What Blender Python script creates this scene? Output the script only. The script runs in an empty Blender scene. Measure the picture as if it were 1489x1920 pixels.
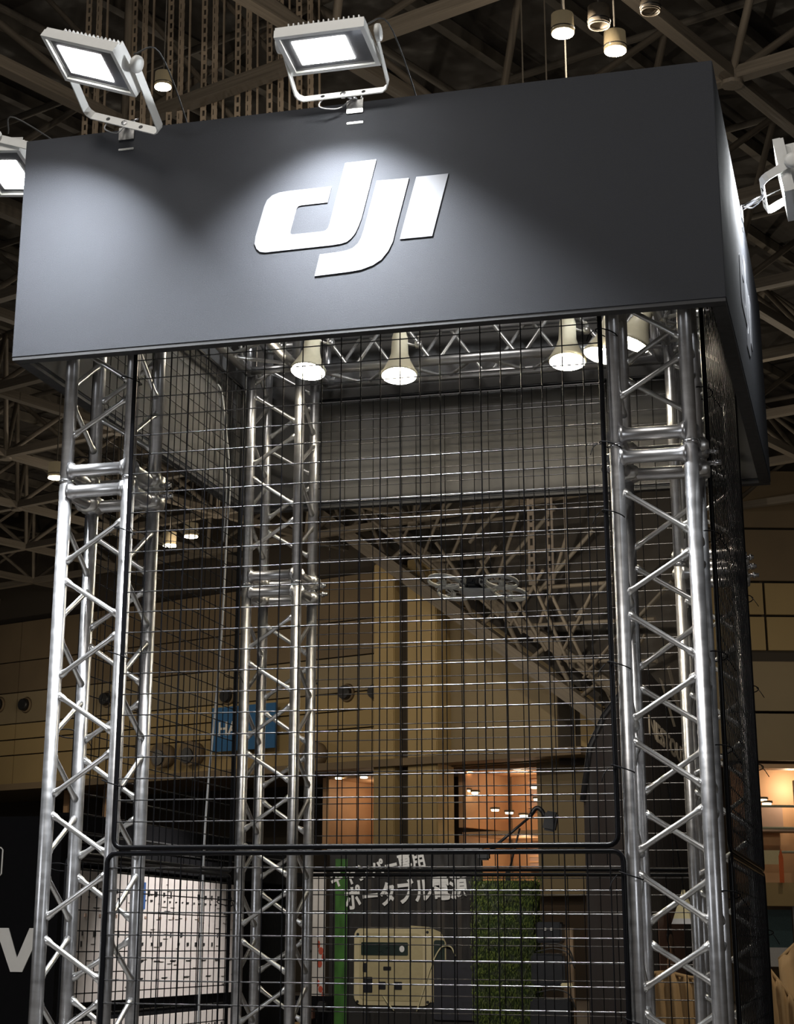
import bpy, bmesh, math, random
from mathutils import Vector, Matrix, Euler
random.seed(7)
SC = bpy.context.scene
COL = SC.collection

# ------------------------------------------------------------------ camera
cam_d = bpy.data.cameras.new('camera'); cam = bpy.data.objects.new('camera', cam_d); COL.objects.link(cam)
SC.camera = cam
YAW, PITCH, ROLL = -0.2787, 0.3104, 0.0085
F = Vector((math.sin(YAW)*math.cos(PITCH), math.cos(YAW)*math.cos(PITCH), math.sin(PITCH)))
R = Vector((math.cos(YAW), -math.sin(YAW), 0)); U = R.cross(F)
R2 = R*math.cos(ROLL)+U*math.sin(ROLL); U2 = -R*math.sin(ROLL)+U*math.cos(ROLL)
cam.matrix_world = Matrix(((R2.x, U2.x, -F.x, 2.6844), (R2.y, U2.y, -F.y, -5.7379), (R2.z, U2.z, -F.z, 1.6), (0, 0, 0, 1)))
cam_d.sensor_fit = 'VERTICAL'; cam_d.sensor_height = 24.0
cam_d.lens = 3369.96/1920*24.0
cam_d.shift_x = (744.5-651.3)/1920; cam_d.shift_y = -(960-685.2)/1920
cam_d.clip_end = 300

# ------------------------------------------------------------------ world, exposure
wd = bpy.data.worlds.new('hall_air'); SC.world = wd; wd.use_nodes = True
wd.node_tree.nodes['Background'].inputs[0].default_value = (1.0, 0.90, 0.78, 1)
wd.node_tree.nodes['Background'].inputs[1].default_value = 0.055
SC.view_settings.view_transform = 'Standard'; SC.view_settings.look = 'None'
SC.view_settings.exposure = 0.08; SC.view_settings.gamma = 1.0; SC.view_settings.use_curve_mapping = False

def area_light(name, loc, target, size, power, color=(1, 1, 1)):
    ld = bpy.data.lights.new(name, 'AREA'); ld.shape = 'RECTANGLE'; ld.size, ld.size_y = size; ld.energy = power; ld.color = color
    o = bpy.data.objects.new(name, ld); COL.objects.link(o); o.location = loc
    o.rotation_euler = (Vector(target)-Vector(loc)).to_track_quat('-Z', 'Y').to_euler()
    return o
# the lighting of the neighbouring stands on the visitors' side
area_light('hall_light', (0.5, -6.0, 12.0), (1.0, 0.5, 2.0), (4.0, 3.0), 620, (1.0, 0.95, 0.88))
area_light('stand_light', (-4.5, -5.5, 3.4), (0.3, 0.5, 1.8), (1.2, 1.2), 55, (0.93, 0.96, 1.0))
area_light('stand_light', (6.5, -5.0, 3.0), (2.0, 0.5, 1.8), (1.0, 1.2), 32, (0.93, 0.96, 1.0))
def spot(name, loc, target, power, color, angle=70):
    ld = bpy.data.lights.new(name, 'SPOT'); ld.energy = power; ld.color = color; ld.spot_size = math.radians(angle); ld.spot_blend = .6; ld.shadow_soft_size = .02
    o = bpy.data.objects.new(name, ld); COL.objects.link(o); o.location = loc
    o.rotation_euler = (Vector(target)-Vector(loc)).to_track_quat('-Z', 'Y').to_euler(); return o
spot('fill_spot', (-.25, 5.4, 2.9), (-1.75, 5.5, 1.1), 210, (1, .96, .92), 72)  # added fill that brightens the white boards, no lamp stands there
spot('fill_spot', (-.7, 6.9, 3.3), (-.8, 9.0, 1.5), 72, (1, .93, .82), 80)  # added fill for the backdrop and the moss column
spot('fill_spot', (2.5, 4.6, 3.3), (1.5, 6.6, 1.9), 75, (1, .9, .75), 95)  # added fill for the tower side and the brown cloths

# ------------------------------------------------------------------ materials
def mat(name, col, rough=0.6, metal=0.0, noise=0.0, nscale=30.0, bump=0.0, bscale=200.0, spec=None, stretch=None, emis=None, estr=0.0, coat=0.0):
    m = bpy.data.materials.new(name); m.use_nodes = True
    nt = m.node_tree; b = nt.nodes['Principled BSDF']
    b.inputs['Base Color'].default_value = (*col, 1); b.inputs['Roughness'].default_value = rough; b.inputs['Metallic'].default_value = metal
    if spec is not None: b.inputs['Specular IOR Level'].default_value = spec
    if coat: b.inputs['Coat Weight'].default_value = coat
    tc = nt.nodes.new('ShaderNodeTexCoord'); mp = nt.nodes.new('ShaderNodeMapping'); nt.links.new(tc.outputs['Object'], mp.inputs[0])
    if stretch: mp.inputs['Scale'].default_value = stretch
    if noise:
        n = nt.nodes.new('ShaderNodeTexNoise'); n.inputs['Scale'].default_value = nscale; n.inputs['Detail'].default_value = 5
        nt.links.new(mp.outputs[0], n.inputs['Vector'])
        cr = nt.nodes.new('ShaderNodeMapRange'); cr.inputs[3].default_value = 1-noise; cr.inputs[4].default_value = 1+noise
        cr.inputs[1].default_value = .3; cr.inputs[2].default_value = .7
        nt.links.new(n.outputs[0], cr.inputs[0])
        mx = nt.nodes.new('ShaderNodeVectorMath'); mx.operation = 'SCALE'; mx.inputs[0].default_value = col
        nt.links.new(cr.outputs[0], mx.inputs['Scale']); nt.links.new(mx.outputs[0], b.inputs['Base Color'])
        mr = nt.nodes.new('ShaderNodeMath'); mr.operation = 'MULTIPLY'; mr.inputs[1].default_value = rough
        nt.links.new(cr.outputs[0], mr.inputs[0]); nt.links.new(mr.outputs[0], b.inputs['Roughness'])
    if bump:
        n2 = nt.nodes.new('ShaderNodeTexNoise'); n2.inputs['Scale'].default_value = bscale; n2.inputs['Detail'].default_value = 3
        nt.links.new(mp.outputs[0], n2.inputs['Vector'])
        bp = nt.nodes.new('ShaderNodeBump'); bp.inputs['Strength'].default_value = bump; bp.inputs['Distance'].default_value = 0.002
        nt.links.new(n2.outputs[0], bp.inputs['Height']); nt.links.new(bp.outputs[0], b.inputs['Normal'])
    if emis:
        b.inputs['Emission Color'].default_value = (*emis, 1); b.inputs['Emission Strength'].default_value = estr
    return m

M = {}
M['alu'] = mat('aluminium_tube', (.54, .54, .555), .33, .93, noise=.12, nscale=14, stretch=(1, 1, 3))
M['alu_brace'] = mat('aluminium_brace', (.70, .70, .70), .30, .92, noise=.06, nscale=18)
M['cast'] = mat('cast_aluminium', (.62, .61, .59), .36, .9, noise=.2, nscale=60)
M['wire'] = mat('black_wire', (.004, .004, .005), .3, 0, spec=.14)
M['wire_highlit'] = mat('highlit_cross_wire', (.11, .11, .115), .27, .9, spec=.5)  # black wire too; overhead lamp highlights are put into this brighter colour
M['tie'] = mat('black_nylon', (.005, .005, .006), .7, spec=.1)
M['panel'] = mat('charcoal_wall_paper', (.036, .038, .044), .8, 0, noise=.05, nscale=9, bump=.5, bscale=900, spec=.2)
M['lining'] = mat('grey_panel_back', (.075, .073, .072), .8, 0, noise=.06, nscale=5)
M['panel_edge'] = mat('panel_edge', (.03, .03, .032), .7, 0, noise=.1)
M['logo'] = mat('white_sheet', (.155, .158, .172), .5, 0, noise=.02)
M['lampwhite'] = mat('white_lamp_paint', (.66, .66, .64), .42, 0, noise=.03)
M['glass'] = mat('dark_lamp_glass', (.10, .10, .105), .08, 0, noise=.05)
M['led'] = mat('led_panel', (1, 1, 1), .5, emis=(1.0, .99, .95), estr=60)
M['chrome'] = mat('zinc_steel', (.62, .62, .64), .25, .95, noise=.1)
M['cream'] = mat('cream_lamp_cone', (.62, .58, .44), .35, 0, noise=.06)
M['spot'] = mat('warm_bulb_face', (1, 1, 1), .5, emis=(1.0, .88, .66), estr=75)
M['cable_white'] = mat('white_cable', (.38, .38, .38), .5, noise=.05)
M['cable_dark'] = mat('dark_cable', (.05, .05, .05), .5, noise=.05)
M['steel_roof'] = mat('painted_roof_steel', (.15, .128, .102), .65, 0, noise=.25, nscale=3)
M['steel_roof2'] = mat('grey_roof_steel', (.135, .12, .10), .65, 0, noise=.25, nscale=3)
M['steel_post'] = mat('perforated_post_steel', (.42, .34, .26), .6, 0, noise=.15, nscale=6)
M['deck'] = mat('dark_roof_deck', (.045, .04, .036), .85, 0, noise=.4, nscale=1.5)
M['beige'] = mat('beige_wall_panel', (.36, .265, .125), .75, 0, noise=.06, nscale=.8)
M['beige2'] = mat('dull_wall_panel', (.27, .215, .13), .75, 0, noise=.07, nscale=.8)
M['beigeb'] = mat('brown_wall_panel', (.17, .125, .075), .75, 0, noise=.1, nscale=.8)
M['joint'] = mat('dark_wall_core', (.05, .04, .03), .8, 0, noise=.1)
M['black'] = mat('black_booth_board', (.005, .005, .006), .9, 0, noise=.1, spec=.1)
M['blackgl'] = mat('black_plastic', (.012, .012, .014), .4, 0, noise=.1)
M['greytext'] = mat('grey_lettering', (.72, .71, .69), .6, 0, noise=.02)
M['dimtext'] = mat('dim_lettering', (.70, .60, .46), .6, 0, noise=.03)
M['whitedisp'] = mat('white_display_board', (.62, .57, .54), .6, 0, noise=.04)
M['blue'] = mat('blue_print', (.02, .07, .22), .6, 0, noise=.05)
M['bluebanner'] = mat('blue_banner_cloth', (.02, .12, .30), .7, 0, noise=.08)
M['floor'] = mat('hall_floor', (.14, .13, .12), .5, 0, noise=.1, nscale=2)
M['poster'] = mat('dark_backdrop_print', (.014, .012, .011), .7, 0, noise=.5, nscale=5, stretch=(3, 1, .6))
M['green'] = mat('green_print', (.035, .12, .015), .6, 0, noise=.4, nscale=7, stretch=(2, 1, .6))
M['sand'] = mat('sand_plastic', (.42, .35, .19), .5, 0, noise=.05)
M['sand2'] = mat('light_sand_plastic', (.52, .44, .26), .5, 0, noise=.05)
M['screen'] = mat('dark_green_screen', (.012, .025, .02), .3, 0, noise=.1)
M['moss'] = mat('moss_green', (.08, .105, .018), .9, 0, noise=.6, nscale=14)
M['mossdark'] = mat('moss_dark', (.02, .035, .008), .95, 0, noise=.6, nscale=14)
M['cloth'] = mat('brown_cloth', (.30, .19, .085), .85, 0, noise=.12, nscale=5)
M['brownpic'] = mat('brown_poster', (.10, .045, .028), .6, 0, noise=.15, nscale=6)
M['skin'] = mat('printed_skin', (.30, .17, .10), .6, 0, noise=.05)
M['wood'] = mat('brown_wood', (.22, .15, .09), .6, 0, noise=.3, nscale=9, stretch=(6, 6, .6))
M['paleyellow'] = mat('pale_yellow', (.62, .55, .33), .6, 0, noise=.05)
M['whitebanner'] = mat('white_banner_cloth', (.60, .56, .52), .7, 0, noise=.03)
M['orange'] = mat('orange_print', (.75, .38, .08), .7, 0, noise=.05)
M['red'] = mat('red_print', (.50, .09, .05), .7, 0, noise=.15)
M['lobby'] = mat('lobby_orange_wall', (.55, .34, .19), .6, 0, noise=.06, nscale=2)
M['lobbypink'] = mat('lobby_blind', (.42, .30, .24), .6, 0, noise=.06, nscale=2)
M['downlight'] = mat('downlight_face', (1, 1, 1), .5, emis=(1, .82, .55), estr=6)
M['halllight'] = mat('hall_lamp_glow', (1, 1, 1), .5, emis=(1, .84, .58), estr=9)
M['hallglass'] = mat('hall_lamp_glass', (.16, .13, .08), .15, 0, noise=.05, emis=(1, .78, .45), estr=.06)
M['offglass'] = mat('unlit_lamp_housing', (.12, .10, .075), .4, 0, noise=.1)
M['railing'] = mat('balcony_steel', (.30, .30, .22), .5, 0, noise=.1)
M['winframe'] = mat('white_window_frame', (.55, .55, .56), .5, 0, noise=.05)
M['winglass'] = mat('teal_window_glass', (.05, .09, .10), .1, 0, noise=.1)
M['led_orange'] = mat('orange_banner', (.6, .12, .03), .7, 0, noise=.1)

# ------------------------------------------------------------------ helpers
def link(o, parent=None):
    COL.objects.link(o)
    if parent: o.parent = parent
    return o
def tag(o, label=None, cat=None, group=None, kind=None):
    if label: o['label'] = label
    if cat: o['category'] = cat
    if group: o['group'] = group
    if kind: o['kind'] = kind
    return o
def empty(name, loc=(0, 0, 0), label=None, cat=None, group=None, kind=None, rot=(0, 0, 0)):
    o = bpy.data.objects.new(name, None); COL.objects.link(o); o.location = loc; o.rotation_euler = rot; o.empty_display_size = .1
    return tag(o, label, cat, group, kind)
def bm_obj(name, bm, m, parent=None, smooth=False):
    me = bpy.data.meshes.new(name); bm.to_mesh(me); bm.free(); me.materials.append(m)
    if smooth:
        for f in me.polygons: f.use_smooth = True
    return link(bpy.data.objects.new(name, me), parent)
def add_box(bm, c, s, rot=None, bev=0.0):
    r = bmesh.ops.create_cube(bm, size=1.0); vs = r['verts']
    bmesh.ops.scale(bm, vec=s, verts=vs)
    if bev:
        es = list({e for v in vs for e in v.link_edges})
        rr = bmesh.ops.bevel(bm, geom=es, offset=bev, segments=2, affect='EDGES'); vs = list({v for f in rr['faces'] for v in f.verts} | {v for v in vs if v.is_valid})
    if rot: bmesh.ops.rotate(bm, cent=(0, 0, 0), matrix=rot, verts=vs)
    bmesh.ops.translate(bm, vec=c, verts=vs)
    return vs
def box(name, c, s, m, parent=None, rot=None, bev=0.0):
    bm = bmesh.new(); add_box(bm, c, s, rot, bev); return bm_obj(name, bm, m, parent)
def add_cyl(bm, p, q, r1, r2=None, seg=14, caps=True):
    p = Vector(p); q = Vector(q); d = q-p; L = d.length
    if r2 is None: r2 = r1
    r = bmesh.ops.create_cone(bm, cap_ends=caps, segments=seg, radius1=r1, radius2=r2, depth=L)
    mt = Matrix.Translation((p+q)/2) @ d.to_track_quat('Z', 'Y').to_matrix().to_4x4()
    bmesh.ops.transform(bm, matrix=mt, verts=r['verts']); return r['verts']
def cyl(name, p, q, r1, m, parent=None, r2=None, seg=14):
    bm = bmesh.new(); add_cyl(bm, p, q, r1, r2, seg)
    o = bm_obj(name, bm, m, parent)
    for f in o.data.polygons: f.use_smooth = len(f.vertices) == 4
    return o
def add_lathe(bm, prof, seg=24, mt=None):
    rings = []
    for r, z in prof:
        rings.append([bm.verts.new((r*math.cos(2*math.pi*k/seg), r*math.sin(2*math.pi*k/seg), z)) for k in range(seg)])
    for a, b in zip(rings, rings[1:]):
        for k in range(seg): bm.faces.new((a[k], a[(k+1) % seg], b[(k+1) % seg], b[k]))
    if prof[0] != prof[-1]:
        bm.faces.new(rings[0][::-1]); bm.faces.new(rings[-1])
    vs = [v for r in rings for v in r]
    if mt: bmesh.ops.transform(bm, matrix=mt, verts=vs)
    return vs
def tube_path(name, pts, r, m, parent=None, seg=8, closed=False):
    """a round tube swept along points, one mesh"""
    bm = bmesh.new(); add_tube(bm, pts, r, seg, closed); return bm_obj(name, bm, m, parent, True)
def add_tube(bm, pts, r, seg=8, closed=False):
    pts = [Vector(p) for p in pts]; n = len(pts); rings = []
    up = None
    for i, p in enumerate(pts):
        a = pts[i-1] if (i > 0 or closed) else p; b = pts[(i+1) % n] if (i < n-1 or closed) else p
        t = (b-a).normalized()
        if up is None:
            up = Vector((0, 0, 1)) if abs(t.z) < .9 else Vector((1, 0, 0))
        x = t.cross(up)
        if x.length < 1e-4: x = t.cross(Vector((0, 1, 0)))
        x.normalize(); y = x.cross(t).normalized(); up = y
        rings.append([bm.verts.new(p+x*r*math.cos(2*math.pi*k/seg)+y*r*math.sin(2*math.pi*k/seg)) for k in range(seg)])
    prs = list(zip(rings, rings[1:])) + ([(rings[-1], rings[0])] if closed else [])
    for a, b in prs:
        for k in range(seg): bm.faces.new((a[k], a[(k+1) % seg], b[(k+1) % seg], b[k]))
    if not closed:
        bm.faces.new(rings[0][::-1]); bm.faces.new(rings[-1])
def smooth_pts(pts, n=6):
    P = [Vector(p) for p in pts]; P = [P[0]*2-P[1]]+P+[P[-1]*2-P[-2]]; out = []
    for i in range(1, len(P)-2):
        for k in range(n):
            t = k/n; a, b, c, d = P[i-1:i+3]
            out.append(.5*((2*b)+(c-a)*t+(2*a-5*b+4*c-d)*t*t+(-a+3*b-3*c+d)*t**3))
    out.append(P[-2]); return out
def prism(name, poly, mt, depth, m, parent=None):
    """polygon in local xz-plane, extruded along -y, placed by matrix"""
    from mathutils.geometry import tessellate_polygon
    n = len(poly); area = sum(poly[k][0]*poly[(k+1) % n][1]-poly[(k+1) % n][0]*poly[k][1] for k in range(n))
    if area < 0: poly = poly[::-1]
    tris = tessellate_polygon([[Vector((x, z, 0)) for x, z in poly]])
    V = [mt @ Vector((x, 0, z)) for x, z in poly]+[mt @ Vector((x, -depth, z)) for x, z in poly]; Fs = []
    for t in tris:
        a, b, c = t; pa, pb, pc = poly[a], poly[b], poly[c]
        if (pb[0]-pa[0])*(pc[1]-pa[1])-(pb[1]-pa[1])*(pc[0]-pa[0]) < 0: a, b, c = c, b, a
        Fs.append((a+n, b+n, c+n)); Fs.append((c, b, a))
    for k in range(n): Fs.append((k, (k+1) % n, (k+1) % n+n, k+n))
    me = bpy.data.meshes.new(name); me.from_pydata([tuple(v) for v in V], [], Fs); me.materials.append(m)
    return link(bpy.data.objects.new(name, me), parent)
_tm = {}
def stick(name, p, q, r, m, parent=None, square=False, seg=12):
    """a straight tube sharing one unit mesh per material"""
    key = (m.name, square, seg)
    if key not in _tm:
        bm = bmesh.new()
        if square: bmesh.ops.create_cube(bm, size=1.0); bmesh.ops.scale(bm, vec=(2, 2, 1), verts=bm.verts)
        else: bmesh.ops.create_cone(bm, cap_ends=True, segments=seg, radius1=1, radius2=1, depth=1)
        me = bpy.data.meshes.new(name); bm.to_mesh(me); bm.free(); me.materials.append(m)
        for f in me.polygons: f.use_smooth = (not square) and len(f.vertices) == 4
        _tm[key] = me
    p = Vector(p); q = Vector(q); d = q-p
    o = bpy.data.objects.new(name, _tm[key])
    o.matrix_world = Matrix.Translation((p+q)/2) @ d.to_track_quat('Z', 'Y').to_matrix().to_4x4() @ Matrix.Diagonal((r, r, d.length, 1))
    mb = o.matrix_world.copy(); COL.objects.link(o)
    if parent:
        o.parent = parent
        o.matrix_parent_inverse = (Matrix.Translation(parent.location) @ parent.rotation_euler.to_matrix().to_4x4()).inverted()
    return o
def textmesh(name, s, size, mt, m, parent, extrude=.002, bold=0.0, align='LEFT', shear=0.0):
    cu = bpy.data.curves.new(name, 'FONT'); cu.body = s; cu.size = size; cu.extrude = extrude; cu.offset = bold; cu.align_x = align; cu.shear = shear
    cu.resolution_u = 3
    t = bpy.data.objects.new(name, cu); COL.objects.link(t)
    bpy.context.view_layer.update()
    me = bpy.data.meshes.new_from_object(t.evaluated_get(bpy.context.evaluated_depsgraph_get()))
    bpy.data.objects.remove(t); me.transform(mt); me.materials.clear(); me.materials.append(m)
    return link(bpy.data.objects.new(name, me), parent)
FACE_FRONT = Matrix.Rotation(math.pi/2, 4, 'X')            # text plane -> facing -Y

# ------------------------------------------------------------------ sizes of the cage (metres)
S = 0.24; W = 2.207; D = 2.236; ZJ = 3.16; ZT = 4.17; TR = 0.0235
XL, XR, YF, YB, ZB, ZH = -0.169, 2.358, -0.156, 2.375, 3.581, 4.443

# ------------------------------------------------------------------ large structure: floor, roof, hall walls
fl = box('floor', (-5, 25, -.05), (90, 90, .1), M['floor']); tag(fl, kind='structure')
UX = Vector((.927, -.375, 0)); VY = Vector((.375, .927, 0))
deck = box('ceiling', (0, 0, 0), (110, 95, .2), M['deck'], rot=Matrix.Rotation(-.384, 3, 'Z')); deck.location = (-8, 28, 17.6); tag(deck, kind='structure')
# corrugation ribs of the deck, joined
bm = bmesh.new()
for k in range(-22, 14):
    add_box(bm, tuple(Vector((-6, 28, 17.35))+UX*k*2.1), (.18, 70, .25), Matrix.Rotation(-.384, 3, 'Z'))
rb = bm_obj('roof_rib', bm, M['steel_roof2'], deck); rb.matrix_parent_inverse = Matrix.Translation(deck.location).inverted(); rb['kind'] = 'stuff'

frame = empty('ceiling_truss', (0, 20, 14), kind='structure')
N0 = Vector((1.5, 19.2, 14)); A = 4.25; HT = 2.4
mem = []
for i in range(-11, 7):
    for j in range(-3, 9):
        n = N0+UX*i*A+VY*j*A
        up = n+(UX+VY)*A*.5+Vector((0, 0, HT))
        mem.append((n, n+UX*A, .10, 0)); mem.append((n, n+VY*A, .10, 0))
        mem.append((up, up+UX*A, .07, 1)); mem.append((up, up+VY*A, .07, 1))
        for a in (0, 1):
            for b in (0, 1): mem.append((n+UX*A*a+VY*A*b, up, .065, 2))
camp = Vector((2.6844, -5.7379, 1.6))
def seen(pt, mg=60):
    d = pt-camp; z = d.dot(F)
    if z < .5: return False
    x = 651.3+3369.96*d.dot(R2)/z; y = 685.2-3369.96*d.dot(U2)/z
    return -mg < x < 1489+mg and -mg < y < 1300
vis = []; rest = []
for m_ in mem:
    mid = (m_[0]+m_[1])/2
    if seen(mid) or seen(m_[0]) or seen(m_[1]): vis.append(m_)
    elif mid.y < 60: rest.append(m_)
vis.sort(key=lambda m_: (m_[0]-camp).length/m_[2])
names = ('lower_chord', 'upper_chord', 'diagonal_strut')
cnt = [0, 0, 0]
bm = bmesh.new()
for a, b, r, k in vis:
    cnt[k] += 1
    if cnt[k] <= 190: stick(names[k], a, b, r, M['steel_roof'] if k != 1 else M['steel_roof2'], frame, seg=8, square=(k == 0))
    else: add_cyl(bm, a, b, r, seg=5, caps=False)
for a, b, r, k in rest: add_cyl(bm, a, b, r, seg=4, caps=False)
o = bm_obj('truss_member', bm, M['steel_roof'], frame); o['kind'] = 'stuff'; o.matrix_parent_inverse = Matrix.Translation(frame.location).inverted()
# node plates of the space frame
for i in range(-7, 3):
    for j in range(-1, 7):
        n = N0+UX*i*A+VY*j*A
        if seen(n): stick('node', n-Vector((0, 0, .16)), n+Vector((0, 0, .16)), .17, M['steel_roof'], frame, seg=8)

# far hall wall (left): panels on a dark core
P0 = Vector((-13, 50, 0)); WU = Vector((-.927, .375, 0)); WN = Vector((-.375, -.927, 0)); WROT = Matrix.Rotation(math.atan2(-.375, .927), 3, 'Z')
def onwall(s, z, out=0.0): return P0+WU*s+WN*out+Vector((0, 0, z))
wl = box('wall_back', onwall(9.6, 12.4, -.4), (38.8, .3, 11.2), M['joint'], rot=WROT); tag(wl, kind='structure')
rows = [(6.9, 8.05, 'beige'), (8.05, 8.62, 'beige'), (8.62, 9.2, 'beige'), (9.2, 10.35, 'beige2'), (10.35, 11.5, 'beigeb'), (11.5, 13.0, 'beigeb')]  # upper rows darker: the shadow on the wall is put into their colours
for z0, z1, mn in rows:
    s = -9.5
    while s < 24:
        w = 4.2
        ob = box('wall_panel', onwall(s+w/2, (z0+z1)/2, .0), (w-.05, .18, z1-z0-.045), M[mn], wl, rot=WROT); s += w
# two tall pilasters with a dark gap
for s0, s1, mn in ((-2.35, -1.55, 'beige'), (-3.95, -2.85, 'beige')):
    c = box('trim_1' if s0 > -2.5 else 'trim_2', onwall((s0+s1)/2, 8.2, .5), (s1-s0, .9, 9.6), M[mn], rot=WROT, bev=.03); tag(c, kind='structure')
c = box('trim_3', onwall(-2.6, 8.2, .25), (.5, .6, 9.4), M['joint'], rot=WROT); tag(c, kind='structure')
# sloping roof girder in front of the wall, and the dark roof slope above it
ga, gb = onwall(1.9, 15.9, 1.2), onwall(-11.5, 6.4, 1.2)
gir = empty('trim_4', tuple((ga+gb)/2), kind='structure')
stick('girder_flange', ga, gb, .2, M['steel_roof'], gir, square=True)
stick('girder_flange', ga+Vector((0, 0, 1.1)), gb+Vector((0, 0, 1.1)), .16, M['steel_roof'], gir, square=True)
for k in range(16):
    t0, t1 = k/16, (k+1)/16
    a = ga.lerp(gb, t0); b = ga.lerp(gb, t1)
    stick('girder_strut', a if k % 2 else a+Vector((0, 0, 1.1)), (b+Vector((0, 0, 1.1))) if k % 2 else b, .07, M['steel_roof'], gir)
bm = bmesh.new()
vs = [bm.verts.new(p) for p in (onwall(2.2, 16.6, .6), onwall(-11.6, 6.5, .6), onwall(-11.9, 6.5, .6), onwall(-11.9, 18, .6), onwall(2.2, 18, .6))]
f = bm.faces.new(vs); r = bmesh.ops.extrude_face_region(bm, geom=[f]); bmesh.ops.translate(bm, vec=WN*-.2, verts=[v for v in r['geom'] if isinstance(v, bmesh.types.BMVert)])
bmesh.ops.recalc_face_normals(bm, faces=bm.faces)
tag(bm_obj('wall_gable', bm, M['deck']), kind='structure')
# lattice of the lower roof slope
lat = empty('trim_5', tuple(onwall(-8, 12, 1.4)), kind='structure')
for k in range(25):
    s = -1.0-k*.40; zt = 16.6-(2.2-s)*.72
    a = onwall(s, zt+.5, 1.5); b = onwall(s-1.6*(1 if k % 2 else -.6), zt+random.uniform(1.4, 3.4), 2.2)
    stick('lattice_strut', a, b, .05, M['steel_roof'], lat)
    if k % 4 == 0: stick('lattice_chord', onwall(s, zt+.7, 1.6), onwall(max(s-5, -12), zt+.4, 2.0), .06, M['steel_roof'], lat)
    if k % 3 == 0: stick('lattice_strut', onwall(s, zt+2.2, 1.8), onwall(s-2.2, zt+3.6, 2.4), .06, M['steel_roof2'], lat)

# right hall wall
RN = Vector((.275, -.961, 0)); RU = Vector((.961, .275, 0)); P1 = Vector((0, 48, 0)); RROT = Matrix.Rotation(math.atan2(.275, .961), 3, 'Z')
def onr(s, z, out=0.0): return P1+RU*s+RN*out+Vector((0, 0, z))
wr = box('wall_right', onr(5, 12.1, -.4), (22, .3, 11.2), M['joint'], rot=RROT); tag(wr, kind='structure')
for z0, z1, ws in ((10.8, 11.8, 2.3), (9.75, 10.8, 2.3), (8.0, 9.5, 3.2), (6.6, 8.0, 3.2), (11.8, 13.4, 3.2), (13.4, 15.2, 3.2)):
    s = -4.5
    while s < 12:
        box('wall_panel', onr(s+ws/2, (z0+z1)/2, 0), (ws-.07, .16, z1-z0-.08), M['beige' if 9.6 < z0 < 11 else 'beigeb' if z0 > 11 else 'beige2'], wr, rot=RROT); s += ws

# sound vents (round nozzles) on the far wall
VL = [(16.64, 9.96, 'leftmost on the beige hall wall'), (15.18, 9.85, 'second from the left on the beige hall wall'), (10.95, 9.75, 'seen between the left front truss tubes'), (5.2, 9.44, 'just above the blue banner'),
      (.13, 9.18, 'left one of two beside the tall pilasters'), (-1.05, 9.12, 'right one of two beside the tall pilasters')]
for s, z, w in VL:
    t = empty('air_nozzle', tuple(onwall(s, z, .1)), 'black air nozzle, '+w, 'air vent', 'upper air nozzles of the hall wall')
    for nm, rr, l0, l1, mm in (('rim', .30, .10, .18, 'beigeb'), ('nozzle', .24, .16, .34, 'blackgl')):
        a = onwall(s, z, l0)-t.location; b = onwall(s, z, l1)-t.location
        cyl(nm, a, b, rr, M[mm], t, r2=rr*.85, seg=20)
for s, z, w in [(7.9, 7.6, 'left one of the lower pair'), (6.57, 7.6, 'right one of the lower pair'), (1.3, 7.3, 'beside the left edge of the back mesh')]:
    t = empty('wall_speaker', tuple(onwall(s, z, .1)), 'oval wall speaker low on the beige wall, '+w, 'speaker', 'lower oval fittings of the hall wall')
    cyl('housing', onwall(s, z, .0)-t.location, onwall(s, z, .55)-t.location, .38, M['beigeb'], t, r2=.42, seg=20)
    cyl('grille', onwall(s, z-.08, .5)-t.location, onwall(s, z-.08, .62)-t.location, .26, M['blackgl'], t, seg=20)
# blue banner hanging on the wall
bn = empty('hall_banner', tuple(onwall(4.15, 8.3, .5)), 'blue banner with white letters hanging on the beige hall wall', 'banner')
box('banner_cloth', (0, 0, 0), (2.75, .05, 1.45), M['bluebanner'], bn, rot=WROT)
textmesh('banner_letter', 'HALL', .62, WROT.to_4x4() @ Matrix.Translation((-1.08, -.05, -.2)) @ FACE_FRONT, M['greytext'], bn, .01, .01)

# lobby level under the wall: ceiling slab, openings, blinds, downlights
lob = box('wall_lobby', onwall(9, 3.2, -3.2), (36, .3, 7.4), M['joint'], rot=WROT); tag(lob, kind='structure')
sl = box('trim_6', onwall(8, 6.8, -1.2), (34, 4.6, .22), M['beigeb'], rot=WROT); tag(sl, kind='structure')
def lobby_room(s0, s1, z0, z1, label):
    t = empty('lobby_room', tuple(onwall((s0+s1)/2, (z0+z1)/2, -1.2)), label, 'room')
    L = t.location; w = s0-s1 if s0 > s1 else s1-s0; h = z1-z0; c = (s0+s1)/2; zc = (z0+z1)/2
    box('back_wall', onwall(c, zc, -2.6)-L, (w, .1, h), M['lobby'], t, rot=WROT)
    box('ceiling_slab', onwall(c, z1, -1.4)-L, (w, 2.4, .12), M['lobby'], t, rot=WROT)
    box('side_wall', onwall(max(s0, s1), zc, -1.4)-L, (.25, 2.4, h), M['lobby'], t, rot=WROT)
    box('blind', onwall(c-.1*w, zc+h*.12, -2.45)-L, (w*.5, .06, h*.55), M['lobbypink'], t, rot=WROT)
    for k in range(5): box('blind_slat', onwall(c-.1*w, zc-h*.1+k*h*.11, -2.4)-L, (w*.5, .05, .05), M['lobby'], t, rot=WROT)
    ld = bpy.data.lights.new('lobby_light', 'POINT'); ld.energy = 26; ld.color = (1, .74, .50); ld.shadow_soft_size = .04
    lo = bpy.data.objects.new('lobby_light', ld); COL.objects.link(lo); lo.location = onwall(c, z1-.5, -1.5)
    return t
lobby_room(1.2, -1.5, 4.3, 6.6, 'orange lit lobby bay with pale blind left of the pilasters')
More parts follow.
